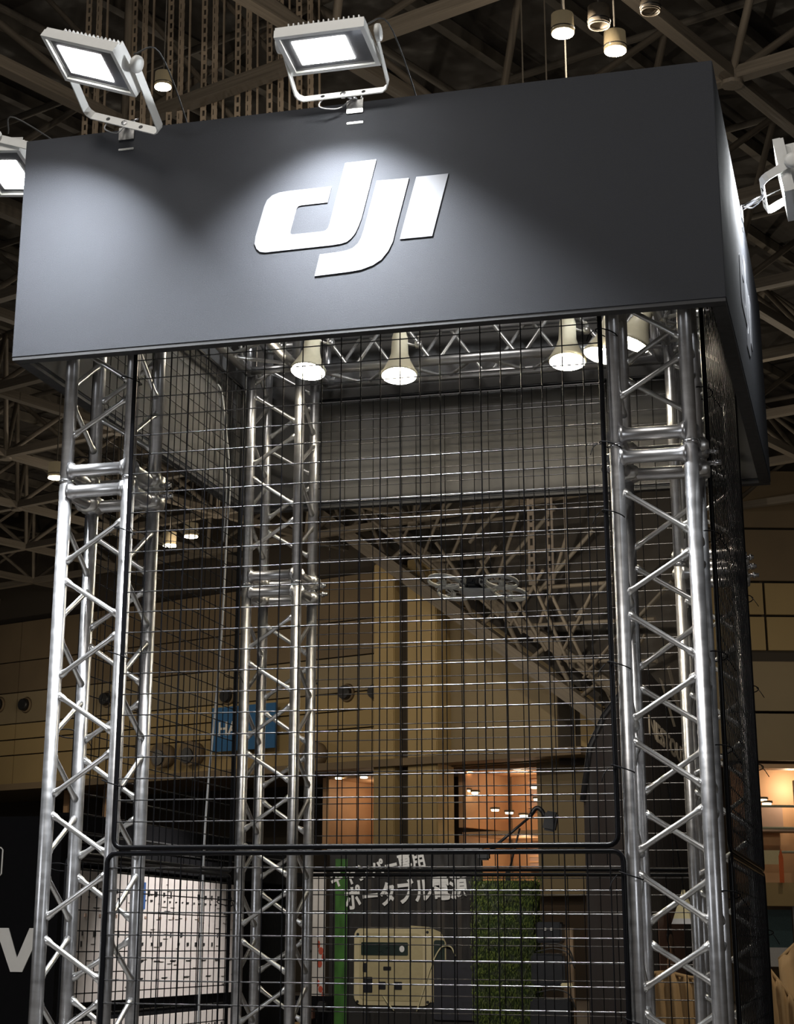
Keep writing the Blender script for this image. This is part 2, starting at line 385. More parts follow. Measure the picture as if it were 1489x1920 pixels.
lobby_room(-4.05, -6.8, 4.9, 6.6, 'orange lit lobby bay with downlights right of the pilasters')
lobby_room(-4.05, -6.8, 3.2, 4.7, 'lower lobby bay with pinkish shutters right of the pilasters')
c = box('trim_7', onwall(-8.6, 4.9, -.2), (3.6, .3, 4.0), M['beige2'], rot=WROT); tag(c, kind='structure')
c = box('trim_8', onwall(-6, 9.0, .15), (4.6, .1, 4.7), M['beige2'], rot=WROT); tag(c, kind='structure')
DLW = ['far left edge of the photo, first of the row', 'second of the row at the far left', 'third of the row at the far left', 'fourth of the row, inside the left front truss', 'fifth of the row, inside the left front truss', 'sixth of the row, inside the left front truss', 'last of the left row, beside the left mesh edge', 'left one over the bay left of the pilasters', 'right one over the bay left of the pilasters', 'top left over the bay right of the pilasters', 'top right over the bay right of the pilasters', 'left pair upper in the bay right of the pilasters', 'left pair lower in the bay right of the pilasters', 'right pair upper in the bay right of the pilasters', 'right pair lower in the bay right of the pilasters', 'below the right pair in the bay right of the pilasters', 'first of three stepping down in the right bay', 'second of three stepping down in the right bay', 'third of three stepping down in the right bay', 'left one just above the black mesh rail', 'right one just above the black mesh rail']
k = 0
DL = [(16.44, 7.0), (15.4, 6.98), (14.57, 6.92), (13.46, 6.98), (11.56, 6.93), (10.9, 6.85), (9.72, 6.9), (.6, 6.62), (-.4, 6.6), (-4.2, 6.64), (-5.9, 6.62), (-4.1, 6.05), (-4.4, 5.98), (-6.5, 6.05), (-6.75, 5.98), (-6.6, 5.7), (-5.1, 5.45), (-5.6, 5.35), (-6.1, 5.25), (-7.0, 4.6), (-7.9, 4.6)]
for s, z in DL:
    t = empty('downlight', tuple(onwall(s, z-.05, -.1 if k < 9 else -.4)), 'small warm downlight, '+DLW[k], 'downlight', 'lobby downlights'); k += 1
    cyl('trim_ring', (0, 0, .0), (0, 0, .06), .15, M['beigeb'], t, seg=14)
    cyl('lens', (0, 0, -.05), (0, 0, 0), .11, M['downlight'], t, r2=.12, seg=14)
# posts under the left wall edge
for s in (13.0, 11.0):
    c = box('trim_9' if s == 13.0 else 'trim_10', onwall(s, 5.4, -.2), (.22, .22, 2.8), M['lobby'], rot=WROT); tag(c, kind='structure')
# right balcony
bal = empty('balcony', tuple(onr(.3, 4, 1)), 'lit balcony level with rails at the right edge of the photo', 'balcony'); BL_ = bal.location
box('back_wall', onr(2.2, 5.0, -1.8)-BL_, (6, .2, 3.4), M['lobby'], bal, rot=RROT)
box('floor_slab', onr(2.2, 2.95, .2)-BL_, (6.5, 1.2, .62), M['beige'], bal, rot=RROT)
box('middle_slab', onr(2.2, 4.75, -.6)-BL_, (6.5, .8, .12), M['lobbypink'], bal, rot=RROT)
for s, w in ((.75, .22), (1.35, .3)): box('pillar', onr(s, 4.6, 0)-BL_, (w, .4, 3.0), M['railing'], bal, rot=RROT)
for z in (4.1, 4.75, 5.35): cyl('rail', onr(-.9, z, .3)-BL_, onr(5, z, .3)-BL_, .035, M['railing'], bal, seg=8)
box('shutter', onr(.0, 5.1, -1.5)-BL_, (1.2, .1, .7), M['lobbypink'], bal, rot=RROT)
box('yellow_sign', onr(-.25, 3.95, .35)-BL_, (.5, .06, .38), M['paleyellow'], bal, rot=RROT)
box('upper_beam', onr(2.2, 6.45, .1)-BL_, (6.5, .6, .12), M['lobby'], bal, rot=RROT)
ld = bpy.data.lights.new('balcony_light', 'POINT'); ld.energy = 60; ld.color = (1, .74, .5); ld.shadow_soft_size = .04
lo = bpy.data.objects.new('balcony_light', ld); COL.objects.link(lo); lo.location = onr(.8, 6.0, -1.0)
for s, z, w in ((-.32, 5.55, 'upper'), (-.2, 5.45, 'lower')):
    t = empty('downlight', tuple(onr(s, z, .1)), 'warm round downlight over the right balcony, '+w+' of two', 'downlight')
    cyl('trim_ring', (0, 0, 0), (0, 0, .06), .17, M['beigeb'], t, seg=14); cyl('lens', (0, 0, -.05), (0, 0, 0), .13, M['downlight'], t, seg=14)
fb = empty('hanging_flag', tuple(onr(-.12, 3.65, 1.0)), 'narrow orange flag standing on the right balcony', 'flag')
prism('flag_cloth', [(-.06, -.4), (.06, -.4), (.07, .25), (.02, .5), (-.05, .3)], RROT.to_4x4(), .03, M['led_orange'], fb)
wn = empty('window_1', tuple(onr(.5, 1.9, .3)), kind='structure'); WL = wn.location
for s in (-.85, .35, .75, 1.9): box('window_post', onr(s, 1.75, .35)-WL, (.14, .1, 1.9), M['winframe'], wn, rot=RROT)
for s, w in ((-.25, 1.0), (1.3, 1.0)):
    box('pane', onr(s, 2.05, .3)-WL, (w, .04, 1.0), M['winglass'], wn, rot=RROT)
box('window_sill', onr(.5, 1.3, .35)-WL, (2.9, .12, .5), M['winframe'], wn, rot=RROT)

c = box('wall_side', onr(26, 8.7, -5), (66, .3, 17.4), M['beigeb'], rot=RROT); tag(c, kind='structure')
# perforated posts hanging from the roof
def perforated_post(x, y, z0, z1, label, lean=0.0, w=.24):
    t = empty('perforated_post', (x, y, z0), label, 'roof post', 'perforated posts hanging from the roof')
    for dx in (-w/2, w/2-.02, w*.98): stick('angle_edge', (x+dx, y, z0), (x+dx+lean, y, z1), .014, M['steel_post'], t, square=True)
    bm = bmesh.new(); h = .16
    for side in (0, 1):
        x0 = x-w/2+.03+side*w*.75; n = int((z1-z0)/h)
        for q in range(n):
            zz = z0+q*h; dx = lean*q/n
            add_box(bm, (x0+dx+.0, y, zz+h*.2), (.09, .012, h*.40))
            add_box(bm, (x0+dx-.035, y, zz+h*.7), (.025, .012, h*.62)); add_box(bm, (x0+dx+.035, y, zz+h*.7), (.025, .012, h*.62))
    o = bm_obj('slotted_web', bm, M['steel_post'], t); o.matrix_parent_inverse = Matrix.Translation(t.location).inverted(); o['kind'] = 'stuff'
for q, (x, lab) in enumerate(((-8.35, 'first slotted roof post, hidden partly by the left floodlight'), (-7.55, 'slotted roof post just right of the left floodlight'), (-6.93, 'slotted roof post, third from the left, between the two front floodlights'),
                (-6.36, 'slotted roof post, fourth from the left, between the two front floodlights'), (-5.80, 'slotted roof post, fifth from the left, near the centre floodlight'), (-5.28, 'slotted roof post just left of the centre floodlight'), (-4.8, 'slotted roof post behind the centre floodlight'))):
    perforated_post(x, 18, 12.9, 17.3, lab, -.08)
db = empty('roof_bracing', (-7, 18.3, 14), 'two long thin diagonal braces crossing the slotted roof posts', 'brace')
for a, b in (((-8.1, 18.2, 16.5), (-5.4, 18.2, 12.9)), ((-6.75, 18.2, 16.5), (-4.2, 18.2, 13.2)), ((-9.4, 18.2, 16.4), (-8.2, 18.2, 15.0))):
    stick('brace_tube', a, b, .045, M['steel_roof'], db)
perforated_post(-1.35, 18, 6.2, 8.0, 'pale perforated column behind the right half of the back mesh', 0, .34)
hg = empty('hanger_rods', (-1.2, 18, 8), 'two thin rods carrying the pale perforated column', 'rod')
for dx in (-.25, .1): stick('rod', (-1.2+dx, 18, 8.0), (-1.2+dx, 18, 17.3), .012, M['steel_roof2'], hg)

# hall lamps
def hall_lamp(loc, label, lit=True, scale=1.0, group=None):
    t = empty('hall_lamp', loc, label, 'hall lamp', group); t.scale = (scale,)*3
    bm = bmesh.new(); add_lathe(bm, [(.13, .42), (.235, .40), (.245, .1), (.245, -.02), (.225, -.02), (.225, .1), (.215, .38)], 24); bm_obj('glass_housing', bm, M['hallglass'] if lit else M['offglass'], t, True)
    bm = bmesh.new(); add_tube(bm, [(.25*math.cos(a*math.pi/10), .25*math.sin(a*math.pi/10), .06) for a in range(20)], .012, 6, True); bm_obj('ring', bm, M['blackgl'], t, True)
    bm = bmesh.new(); add_tube(bm, [(.22*math.cos(a*math.pi/10), .22*math.sin(a*math.pi/10), -.05) for a in range(20)], .02, 6, True); bm_obj('lower_rim', bm, M['downlight'] if lit else M['offglass'], t, True)
    if lit: cyl('bulb', (0, 0, .08), (0, 0, .2), .17, M['halllight'], t, r2=.09, seg=18)
    cyl('stem', (0, 0, .4), (0, 0, (17.3-loc[2])/scale), .02, M['steel_roof2'], t, seg=8)
    if lit:
        ld = bpy.data.lights.new('hall_bulb_or_fill', 'POINT'); ld.energy = 130; ld.color = (1, .86, .68); ld.shadow_soft_size = .05
        lo = bpy.data.objects.new('hall_bulb_or_fill', ld); COL.objects.link(lo); lo.location = Vector(loc)-Vector((0, 0, .2))
hall_lamp((-.14, 13.3, 11.9), 'lit round glass hall lamp under the roof, left one of the top pair', True, .56)
hall_lamp((.40, 13.9, 11.9), 'lit round glass hall lamp under the roof, right one of the top pair', True, .56)
hall_lamp((-.25, 14.2, 11.45), 'unlit ring shaped hall lamp below the lit top pair, just over the header', False, .55)
hall_lamp((.28, 13.4, 12.0), 'unlit ring shaped hall lamp between the lit top pair', False, .55)
hall_lamp((.89, 13.4, 12.1), 'unlit ring shaped hall lamp right of the lit top pair', False, .5)
hall_lamp((-15.05, 31.6, 11.9), 'glowing hall lamp beside the left front truss', True, .8)
hall_lamp((-15.2, 39.3, 11.9), 'glowing hall lamp seen through the left mesh, lower of two', True, .8)
hall_lamp((-14.4, 38.8, 12.0), 'glowing hall lamp seen through the left mesh, upper of two', True, .8)
hall_lamp((-5.25, 13.4, 11.9), 'glowing hall lamp just behind the left floodlight', True, .45)
for i, loc in enumerate(((-6, 30, 10.5), (2, 34, 10.5), (-16, 44, 10.5), (-6, 42, 10.5), (-21, 47, 8.6), (-10, 43, 8.2), (-27, 50, 8.6), (1.5, 43, 8.6))):  # points without a lamp body, the low ones added to brighten the walls
    ld = bpy.data.lights.new('hall_bulb_or_fill', 'POINT'); ld.energy = 190 if i < 4 else 130; ld.color = (1, .86, .66); ld.shadow_soft_size = .05
    lo = bpy.data.objects.new('hall_bulb_or_fill', ld); COL.objects.link(lo); lo.location = loc

# ------------------------------------------------------------------ header box
LOGO_D = [(1.072, 4.211), (1.186, 4.212), (1.159, 4.101), (1.133, 3.996), (1.123, 3.969), (1.111, 3.942), (1.095, 3.923), (1.08, 3.912), (1.057, 3.907), (1.026, 3.905), (0.782, 3.902), (0.763, 3.906), (0.75, 3.919), (0.742, 3.939), (0.745, 3.966), (0.775, 4.078), (0.785, 4.101), (0.804, 4.117), (0.83, 4.125), (0.865, 4.127), (1.023, 4.127), (1.009, 4.068), (0.914, 4.067), (0.902, 4.065), (0.896, 4.057), (0.875, 3.975), (0.874, 3.965), (0.88, 3.96), (0.994, 3.96), (1.004, 3.963), (1.012, 3.971), (1.017, 3.984)]
LOGO_J = [(1.187, 4.13), (1.303, 4.128), (1.254, 3.936), (1.246, 3.899), (1.229, 3.864), (1.204, 3.834), (1.173, 3.816), (1.132, 3.804), (1.089, 3.8), (0.965, 3.796), (0.983, 3.875), (1.047, 3.877), (1.078, 3.88), (1.101, 3.887), (1.12, 3.902), (1.132, 3.923), (1.14, 3.947)]
LOGO_I = [(1.329, 4.129), (1.443, 4.129), (1.384, 3.903), (1.27, 3.903)]
TH = .05
def header_panel(label, cx, cy, length, alongx, logo, inner):
    t = empty('header_panel', (cx, cy, ZB), label, 'panel')
    sz = (length, TH, ZH-ZB-.012) if alongx else (TH, length, ZH-ZB-.012)
    box('board', (0, 0, (ZH-ZB)/2+.006), sz, M['panel'], t, bev=.002)
    sz2 = (length-.004, TH-.004, .012) if alongx else (TH-.004, length-.004, .012)
    box('lower_edge', (0, 0, .006), sz2, M['panel_edge'], t)
    sz3 = (length-2*TH-.01, .004, ZH-ZB-.03) if alongx else (.004, length-.01, ZH-ZB-.03)
    box('inner_lining', (inner[0]*(TH/2+.002), inner[1]*(TH/2+.002), (ZH-ZB)/2+.008), sz3, M['lining'], t)
    if logo:
        for nm, poly in (('letter_d', LOGO_D), ('letter_j', LOGO_J), ('letter_i', LOGO_I)):
            P = [(x-1.0925, z-ZB) for x, z in poly]
            if alongx: mt = Matrix.Translation((0, -TH/2, 0))
            else: mt = Matrix.Rotation(math.pi/2, 4, 'Z'); mt = Matrix.Translation((TH/2, 0, 0)) @ mt
            prism(nm, P, mt, .003, M['logo'], t)
    return t
header_panel('charcoal front header panel carrying the large white slanted letters dji', (XL+XR)/2, YF+TH/2, XR-XL, True, True, (0, 1))
header_panel('charcoal right side header panel with white letters seen edge on', XR-TH/2, (YF+YB)/2, YB-YF-2*TH, False, True, (-1, 0))
header_panel('charcoal left header panel whose inner face shows under the front panel', XL+TH/2, (YF+YB)/2, YB-YF-2*TH, False, False, (1, 0))
header_panel('charcoal rear header panel closing the top behind the spotlights', (XL+XR)/2, YB-TH/2, XR-XL, True, False, (0, -1))

# ------------------------------------------------------------------ truss columns
_bm_brace = {}
def brace_mesh(L):
    k = round(L, 3)
    if k not in _bm_brace:
        bm = bmesh.new()
        add_lathe(bm, [(.0135, -L/2), (.0125, -L/2+.02), (.0092, -L/2+.034), (.0092, L/2-.034), (.0125, L/2-.02), (.0135, L/2)], 12)
        me = bpy.data.meshes.new('brace'); bm.to_mesh(me); bm.free(); me.materials.append(M['alu_brace'])
        for f in me.polygons: f.use_smooth = len(f.vertices) == 4
        _bm_brace[k] = me
    return _bm_brace[k]
def brace(p, q, parent, name='brace'):
    p = Vector(p); q = Vector(q); d = q-p
    o = bpy.data.objects.new(name, brace_mesh(d.length)); COL.objects.link(o); o.parent = parent
    o.matrix_local = Matrix.Translation((p+q)/2) @ d.to_track_quat('Z', 'Y').to_matrix().to_4x4()
    return o
def chord(parent, x, y, z0, z1): return cyl('chord', (x, y, z0), (x, y, z1), TR, M['alu'], parent, seg=24)
def column(x0, y0, label, mirror, clamp_dir):
    t = empty('truss_column', (x0, y0, 0), label, 'truss', 'four upright truss legs of the cage')
    c = {'A': (0, 0), 'B': (S, 0), 'C': (0, S), 'D': (S, S)}
    for k, (x, y) in c.items():
        chord(t, x, y, .012, ZJ-.0015); chord(t, x, y, ZJ+.0015, 4.42)
        bmr = bmesh.new(); add_lathe(bmr, [(TR+.0005, -.007), (TR+.003, -.003), (TR+.003, .003), (TR+.0005, .007)], 20, Matrix.Translation((x, y, ZJ))); bm_obj('weld_ring', bmr, M['chrome'], t, True)
    # faces: (high corner, low corner)
    low = [('B', 'A'), ('D', 'B'), ('C', 'D'), ('A', 'C')] if mirror else [('A', 'B'), ('B', 'D'), ('D', 'C'), ('C', 'A')]
    upf = [('A', 'B'), ('B', 'D'), ('D', 'C'), ('C', 'A')]
    def pt(k, z, other):
        a = Vector(c[k]); b = Vector(c[other]); d = (b-a).normalized()*.016
        return (a.x+d.x, a.y+d.y, z)
    for H, L in low:
        z = 3.04; k = 0
        while True:
            zl = 3.04-.4*k; zh = 2.835-.4*k; zn = 2.64-.4*k
            if zn < .1: break
            brace(pt(L, zl-.033, H), pt(H, zh+.033, L), t); brace(pt(H, zh-.033, L), pt(L, zn+.033, H), t); k += 1
    for H, L in upf:
        for k in range(3):
            zh = 3.295+.4*k; zl = 3.49+.4*k
            brace(pt(H, zh+.033, L), pt(L, zl-.033, H), t)
            if k < 2: brace(pt(L, zl+.033, H), pt(H, zh+.4-.033, L), t)
    def bar(a, b, z):
        p = Vector(c[a]); q = Vector(c[b]); d = (q-p).normalized()
        bmx = bmesh.new(); L = (q-p).length
        add_lathe(bmx, [(.034, -L/2+.012), (.030, -L/2+.026), (.0225, -L/2+.036), (.0225, L/2-.036), (.030, L/2-.026), (.034, L/2-.012)], 18,
                  Matrix.Translation(((p.x+q.x)/2, (p.y+q.y)/2, z)) @ Vector((d.x, d.y, 0)).to_track_quat('Z', 'Y').to_matrix().to_4x4())
        bm_obj('end_bar', bmx, M['alu'], t, True)
    for a, b in (('A', 'B'), ('B', 'D'), ('D', 'C'), ('C', 'A')):
        for z in (ZJ-.038, ZJ+.038, .05, 4.38): bar(a, b, z)
    # clamps that close the joint: cast shells hugging the chords with bolts
    for k in clamp_dir:
        x, y = c[k]; sx = -1 if x == 0 else 1; sy = -1 if y == 0 else 1
        for dz, in ((.035,), (-.035,)):
            bmx = bmesh.new()
            add_lathe(bmx, [(.026, -.030), (.040, -.024), (.043, 0), (.040, .024), (.026, .030)], 18, Matrix.Translation((x, y, ZJ+dz)))
            add_box(bmx, (x-sx*.035, y-.0, ZJ+dz), (.05, .03, .035), bev=.006)
            add_lathe(bmx, [(.012, -.05), (.030, -.035), (.036, 0), (.030, .035), (.012, .05)], 14, Matrix.Translation((x+sx*.0, y-sy*.052, ZJ+dz*1.15)) @ Matrix.Rotation(math.pi/2, 4, 'Y') @ Matrix.Diagonal((.8, .55, .9, 1)))
            bm_obj('clamp_shell', bmx, M['cast'], t, True)
        for dz in (.022, -.018):
            bo = cyl('bolt', (x+sx*.03, y-sy*.02, ZJ+dz), (x+sx*(.074+.008*(dz < 0)), y-sy*.02, ZJ+dz), .0085, M['chrome'], t, seg=8)
            cyl('nut', (x+sx*.055, y-sy*.02, ZJ+dz), (x+sx*.066, y-sy*.02, ZJ+dz), .014, M['chrome'], t, seg=6)
    box('base_plate', (S/2, S/2, .006), (.42, .42, .012), M['alu'], t)
    return t
column(0, 0, 'front left upright of four-tube silver truss under the header', False, 'CD')
column(W-S, 0, 'front right upright of four-tube silver truss under the header', True, 'CD')
column(0, D-S, 'rear left upright of silver truss inside the cage', False, 'CD')
column(W-S, D-S, 'rear right upright of silver truss behind the front right one', True, 'BD')

# top trusses between the uprights
def top_truss(p, q, label, side):
    p = Vector(p); q = Vector(q); d = (q-p); L = d.length; d.normalize(); n = Vector((-d.y, d.x, 0))*side
    t = empty('top_truss', tuple(p), label, 'truss', 'four top trusses inside the header')
    for a in (0, S):
        for z in (0, S):
            cyl('chord', n*a+Vector((0, 0, z)), d*L+n*a+Vector((0, 0, z)), TR, M['alu'], t, seg=20)
    def node(a, z, s): return n*a+Vector((0, 0, z))+d*s
    k = 0; s = .04
    while s+.2 <= L:
        f0 = k % 2
        for (a0, z0), (a1, z1) in (((0, 0), (0, S)), ((S, S), (S, 0)), ((0, S), (S, S)), ((S, 0), (0, 0))):
            e, g = ((a0, z0), (a1, z1)) if f0 else ((a1, z1), (a0, z0))
            brace(node(*e, s), node(*g, s+.17), t)
        k += 1; s += .2
    for s in (.03, L-.03):
        for (a0, z0), (a1, z1) in (((0, 0), (0, S)), ((S, S), (S, 0)), ((0, S), (S, S)), ((S, 0), (0, 0))):
            cyl('end_bar', node(a0, z0, s), node(a1, z1, s), .02, M['alu'], t, seg=14)
    return t
ZC = ZT
g = .03
top_truss((S+g, D-S, ZC), (W-S-g, D-S, ZC), 'rear silver box truss with the spotlights hanging in front of it', 1)
top_truss((S+g, 0, ZC), (W-S-g, 0, ZC), 'front silver box truss hidden behind the front header panel', 1)
top_truss((S, S+g, ZC), (S, D-S-g, ZC), 'left silver box truss running back from the front left upright', 1)
top_truss((W, S+g, ZC), (W, D-S-g, ZC), 'right silver box truss running back from the front right upright', 1)

# ------------------------------------------------------------------ wire mesh panels
def mesh_panel(label, org, ax, width, z0, z1, first, zfirst, ties, cross='wire_highlit'):
    """org: corner at the left end; ax: direction of width; wires are single rods"""
    ax = Vector(ax); out = Vector((ax.y, -ax.x, 0))
    t = empty('wire_mesh_panel', (org[0], org[1], z0), label, 'mesh panel', 'black wire mesh panels of the cage')
    h = z1-z0; r = .0085; c = .03
    pts = []
    for cx, cz, a0 in ((width-c, c, -90), (width-c, h-c, 0), (c, h-c, 90), (c, c, 180)):
        for q in range(5):
            a = math.radians(a0+q*22.5); pts.append(ax*(cx+c*math.cos(a))+Vector((0, 0, cz+c*math.sin(a))))
    tube_path('frame', pts, r, M['wire'], t, 10, True)
    O = Vector((org[0], org[1], z0))
    x = first
    while x < width-.01:
        stick('upright_wire', O+ax*x+Vector((0, 0, .004))+out*.0022, O+ax*x+Vector((0, 0, h-.004))+out*.0022, .0021, M['wire'], t, seg=8); x += .07
    z = zfirst-z0
    while z < h-.01:
        stick('cross_wire', O+ax*.004+Vector((0, 0, z))-out*.0022, O+ax*(width-.004)+Vector((0, 0, z))-out*.0022, 0.0022, M[cross], t, seg=8); z += .07
    # cable ties that lash the frame to the neighbouring chord
    for zz, end in ties:
        cx = -.012 if end == 0 else width+.012; sgn = -1 if end == 0 else 1
        o2 = -out
        pts = []
        for q in range(14):
            a = 2*math.pi*q/14
            pts.append(ax*(cx+sgn*.008+.036*math.cos(a))+o2*(.018+.044*math.sin(a))+Vector((0, 0, zz-z0+.012*math.cos(a)*(-1 if q % 2 else -1))))
        tube_path('cable_tie', pts, .0022, M['tie'], t, 5, True)
        tube_path('tie_tail', [ax*(cx-sgn*.03)+out*.02+Vector((0, 0, zz-z0)), ax*(cx-sgn*.045)+out*.035+Vector((0, 0, zz-z0-.02)), ax*(cx-sgn*.05)+out*.05+Vector((0, 0, zz-z0-.045))], .0016, M['tie'], t, 5)
    return t
ZM0, ZM1 = 1.890, 4.10
mesh_panel('upper black wire mesh panel of the cage front', (.262, -.036, 0), (1, 0, 0), 1.668, ZM0, ZM1, .07, 1.973, [(3.515, 0), (2.965, 0), (2.53, 0), (2.1, 0), (3.55, 1), (3.16, 1), (2.93, 1), (2.44, 1), (2.12, 1)])
mesh_panel('lower black wire mesh panel of the cage front', (.243, -.036, 0), (1, 0, 0), 1.700, .30, 1.872, .05, .356, [(1.80, 1), (1.38, 1), (1.0, 0)])
mesh_panel('upper black wire mesh panel of the cage rear', (.240, D+.036, 0), (1, 0, 0), 1.70, 1.905, 4.10, .075, 1.984, [(2.75, 0), (2.2, 0)])
mesh_panel('lower black wire mesh panel of the cage rear', (.225, D+.036, 0), (1, 0, 0), 1.72, .32, 1.885, .055, .40, [(1.6, 0)])
mesh_panel('upper black wire mesh panel on the left side of the cage', (-.036, .275, 0), (0, 1, 0), 1.70, ZM0, ZM1, .07, 1.96, [(3.3, 0), (2.3, 0), (2.75, 1)], 'wire')
mesh_panel('lower black wire mesh panel on the left side of the cage', (-.036, .262, 0), (0, 1, 0), 1.71, .30, 1.872, .06, .37, [(1.84, 0), (1.76, 1)], 'wire')
mesh_panel('upper black wire mesh panel on the right side of the cage', (W+.036, .275, 0), (0, 1, 0), 1.70, ZM0, ZM1, .07, 1.96, [(3.4, 0), (2.9, 0), (2.5, 0), (2.2, 0), (3.0, 1), (2.62, 1), (2.3, 1)], 'wire')
mesh_panel('lower black wire mesh panel on the right side of the cage', (W+.036, .262, 0), (0, 1, 0), 1.71, .30, 1.872, .06, .37, [(1.75, 0), (1.65, 1)], 'wire')

# ------------------------------------------------------------------ floodlights on the header
def floodlight(label, center, eul, basepos, clamp, clamp_rot, power=95, spread=104, aim=3, aimy=0):
    """lamp frame: x along the lamp width, -z the shining side, +y towards the bracket base"""
    Rm = Euler(eul, 'YXZ').to_matrix().to_4x4(); T = Matrix.Translation(center) @ Rm; Ti = T.inverted()
    t = empty('floodlight', tuple(clamp), label, 'floodlight', 'white floodlights clamped to the header'); C0 = Matrix.Translation(-Vector(clamp))
    MT = C0 @ T
    w, h = .32, .23
    def lb(name, boxes, m, bev=0.0, smooth=False):
        bm = bmesh.new()
        for c, s in boxes: add_box(bm, c, s, None, bev)
        bmesh.ops.transform(bm, matrix=MT, verts=bm.verts); return bm_obj(name, bm, m, t, smooth)
    b = .016; fz = .030
    lb('bezel', [((0, -h/2+b/2, fz/2), (w, b, fz)), ((0, h/2-b/2, fz/2), (w, b, fz)), ((-w/2+b/2, 0, fz/2), (b, h-2*b, fz)), ((w/2-b/2, 0, fz/2), (b, h-2*b, fz))], M['lampwhite'])
    lb('back_shell', [((0, 0, fz+.006), (w-.004, h-.004, .012))], M['lampwhite'])
    lb('glass', [((0, 0, .010), (w-2*b, h-2*b, .004))], M['glass'])
    lb('led_panel', [((-.015, -.002, .0062), (.190, .132, .002))], M['led'])
    # the light of the lensed LED board
    ld = bpy.data.lights.new('led_light', 'AREA'); ld.shape = 'RECTANGLE'; ld.size = .19; ld.size_y = .13; ld.energy = power; ld.color = (.93, .97, 1.0); ld.spread = math.radians(spread)
    lo = bpy.data.objects.new('led_light', ld); COL.objects.link(lo); lo.parent = t
    lo.matrix_local = MT @ Matrix.Translation((-.015, 0, .004)) @ Matrix.Rotation(math.radians(aimy), 4, 'Y') @ Matrix.Rotation(math.radians(aim), 4, 'X')
    # tapered driver box with cooling fins
    bm = bmesh.new()
    z0, z1 = fz+.012, .085; x0, y0, x1, y1 = .135, .09, .12, .045
    vs = [bm.verts.new(v) for v in ((-x0, -y0, z0), (x0, -y0, z0), (x0, y0, z0), (-x0, y0, z0), (-x1, -y1, z1), (x1, -y1, z1), (x1, y1+.02, z1), (-x1, y1+.02, z1))]
    for f in ((0, 1, 2, 3), (4, 7, 6, 5), (0, 4, 5, 1), (1, 5, 6, 2), (2, 6, 7, 3), (3, 7, 4, 0)): bm.faces.new([vs[k] for k in f])
    bmesh.ops.recalc_face_normals(bm, faces=bm.faces); bmesh.ops.transform(bm, matrix=MT, verts=bm.verts); bm_obj('driver_box', bm, M['lampwhite'], t)
    for k in range(15): lb('cooling_fin', [((-.126+k*.018, .012, .064), (.004, .165, .044))], M['lampwhite'])
    # bracket: two arms and a base strip
    B = Ti @ Vector(basepos); pz = .055; hw = .172
    ay, az = B.y, B.z-pz; al = math.hypot(ay, az); ad = Vector((0, ay/al, az/al))
    ang = math.atan2(az, ay)
    RB = Matrix.Translation((0, 0, pz)) @ Matrix.Rotation(ang, 4, 'X')
    bm = bmesh.new(); sw = .034
    path = []
    for sx in (-1, 1):
        P = [(sx*hw, -.018), (sx*hw, al-.03), (sx*(hw-.008), al-.012), (sx*(hw-.026), al)]
        path.append(P if sx < 0 else P[::-1])
    pl = path[0]+path[1]; inner = []
    n = len(pl); th = .0045
    for i in range(n):
        a = Vector(pl[max(i-1, 0)]); b_ = Vector(pl[min(i+1, n-1)]); d = (b_-a).normalized(); nn = Vector((d.y, -d.x)); inner.append((pl[i][0]+nn.x*th, pl[i][1]+nn.y*th))
    rows_ = []
    for (x, y), (xi, yi) in zip(pl, inner):
        rows_.append([bm.verts.new(v) for v in ((x, y, -sw/2), (x, y, sw/2), (xi, yi, sw/2), (xi, yi, -sw/2))])
    for r0, r1 in zip(rows_, rows_[1:]):
        for k in range(4): bm.faces.new((r0[k], r1[k], r1[(k+1) % 4], r0[(k+1) % 4]))
    bm.faces.new(rows_[0]); bm.faces.new(rows_[-1][::-1]); bmesh.ops.recalc_face_normals(bm, faces=bm.faces)
    bmesh.ops.transform(bm, matrix=MT @ RB, verts=bm.verts); br = bm_obj('bracket', bm, M['lampwhite'], t)
    for sx in (-1, 1):
        bm = bmesh.new(); add_lathe(bm, [(.030, -.006), (.032, 0), (.030, .010), (.018, .013)], 20, MT @ RB @ Matrix.Translation((sx*(hw+.004), 0, 0)) @ Matrix.Rotation(sx*math.pi/2, 4, 'Y')); bm_obj('pivot_knob', bm, M['lampwhite'], t, True)
    for sx in (-.075, .075):
        bm = bmesh.new(); add_lathe(bm, [(.008, -.0035), (.008, .0035)], 12, MT @ RB @ Matrix.Translation((sx, al-th/2, 0)) @ Matrix.Rotation(math.pi/2, 4, 'X')); bm_obj('bracket_hole', bm, M['blackgl'], br)
    bm = bmesh.new(); add_lathe(bm, [(.012, -.012), (.012, .004), (.006, .006)], 6, MT @ RB @ Matrix.Translation((0, al-.004, 0)) @ Matrix.Rotation(math.pi/2, 4, 'X')); bm_obj('bracket_bolt', bm, M['chrome'], t)
    # tube stub and panel clamp
    cb = Vector(clamp); bp = Vector(basepos); cr = Matrix.Rotation(clamp_rot, 3, 'Z')
    top = cb+Vector((0, 0, .028))
    cyl('stub_tube', top-cb, bp-cb+(bp-top).normalized()*-.004, .0105, M['chrome'], t, seg=16)
    def cbx(name, boxes, m):
        bm = bmesh.new()
        for c, s, rx in boxes: add_box(bm, (0, 0, 0), s, Matrix.Rotation(rx, 3, 'X'), .0015); bmesh.ops.translate(bm, vec=c, verts=[v for v in bm.verts if not v.tag]); [setattr(v, 'tag', True) for v in bm.verts]
        bmesh.ops.rotate(bm, cent=(0, 0, 0), matrix=cr, verts=bm.verts); return bm_obj(name, bm, m, t)
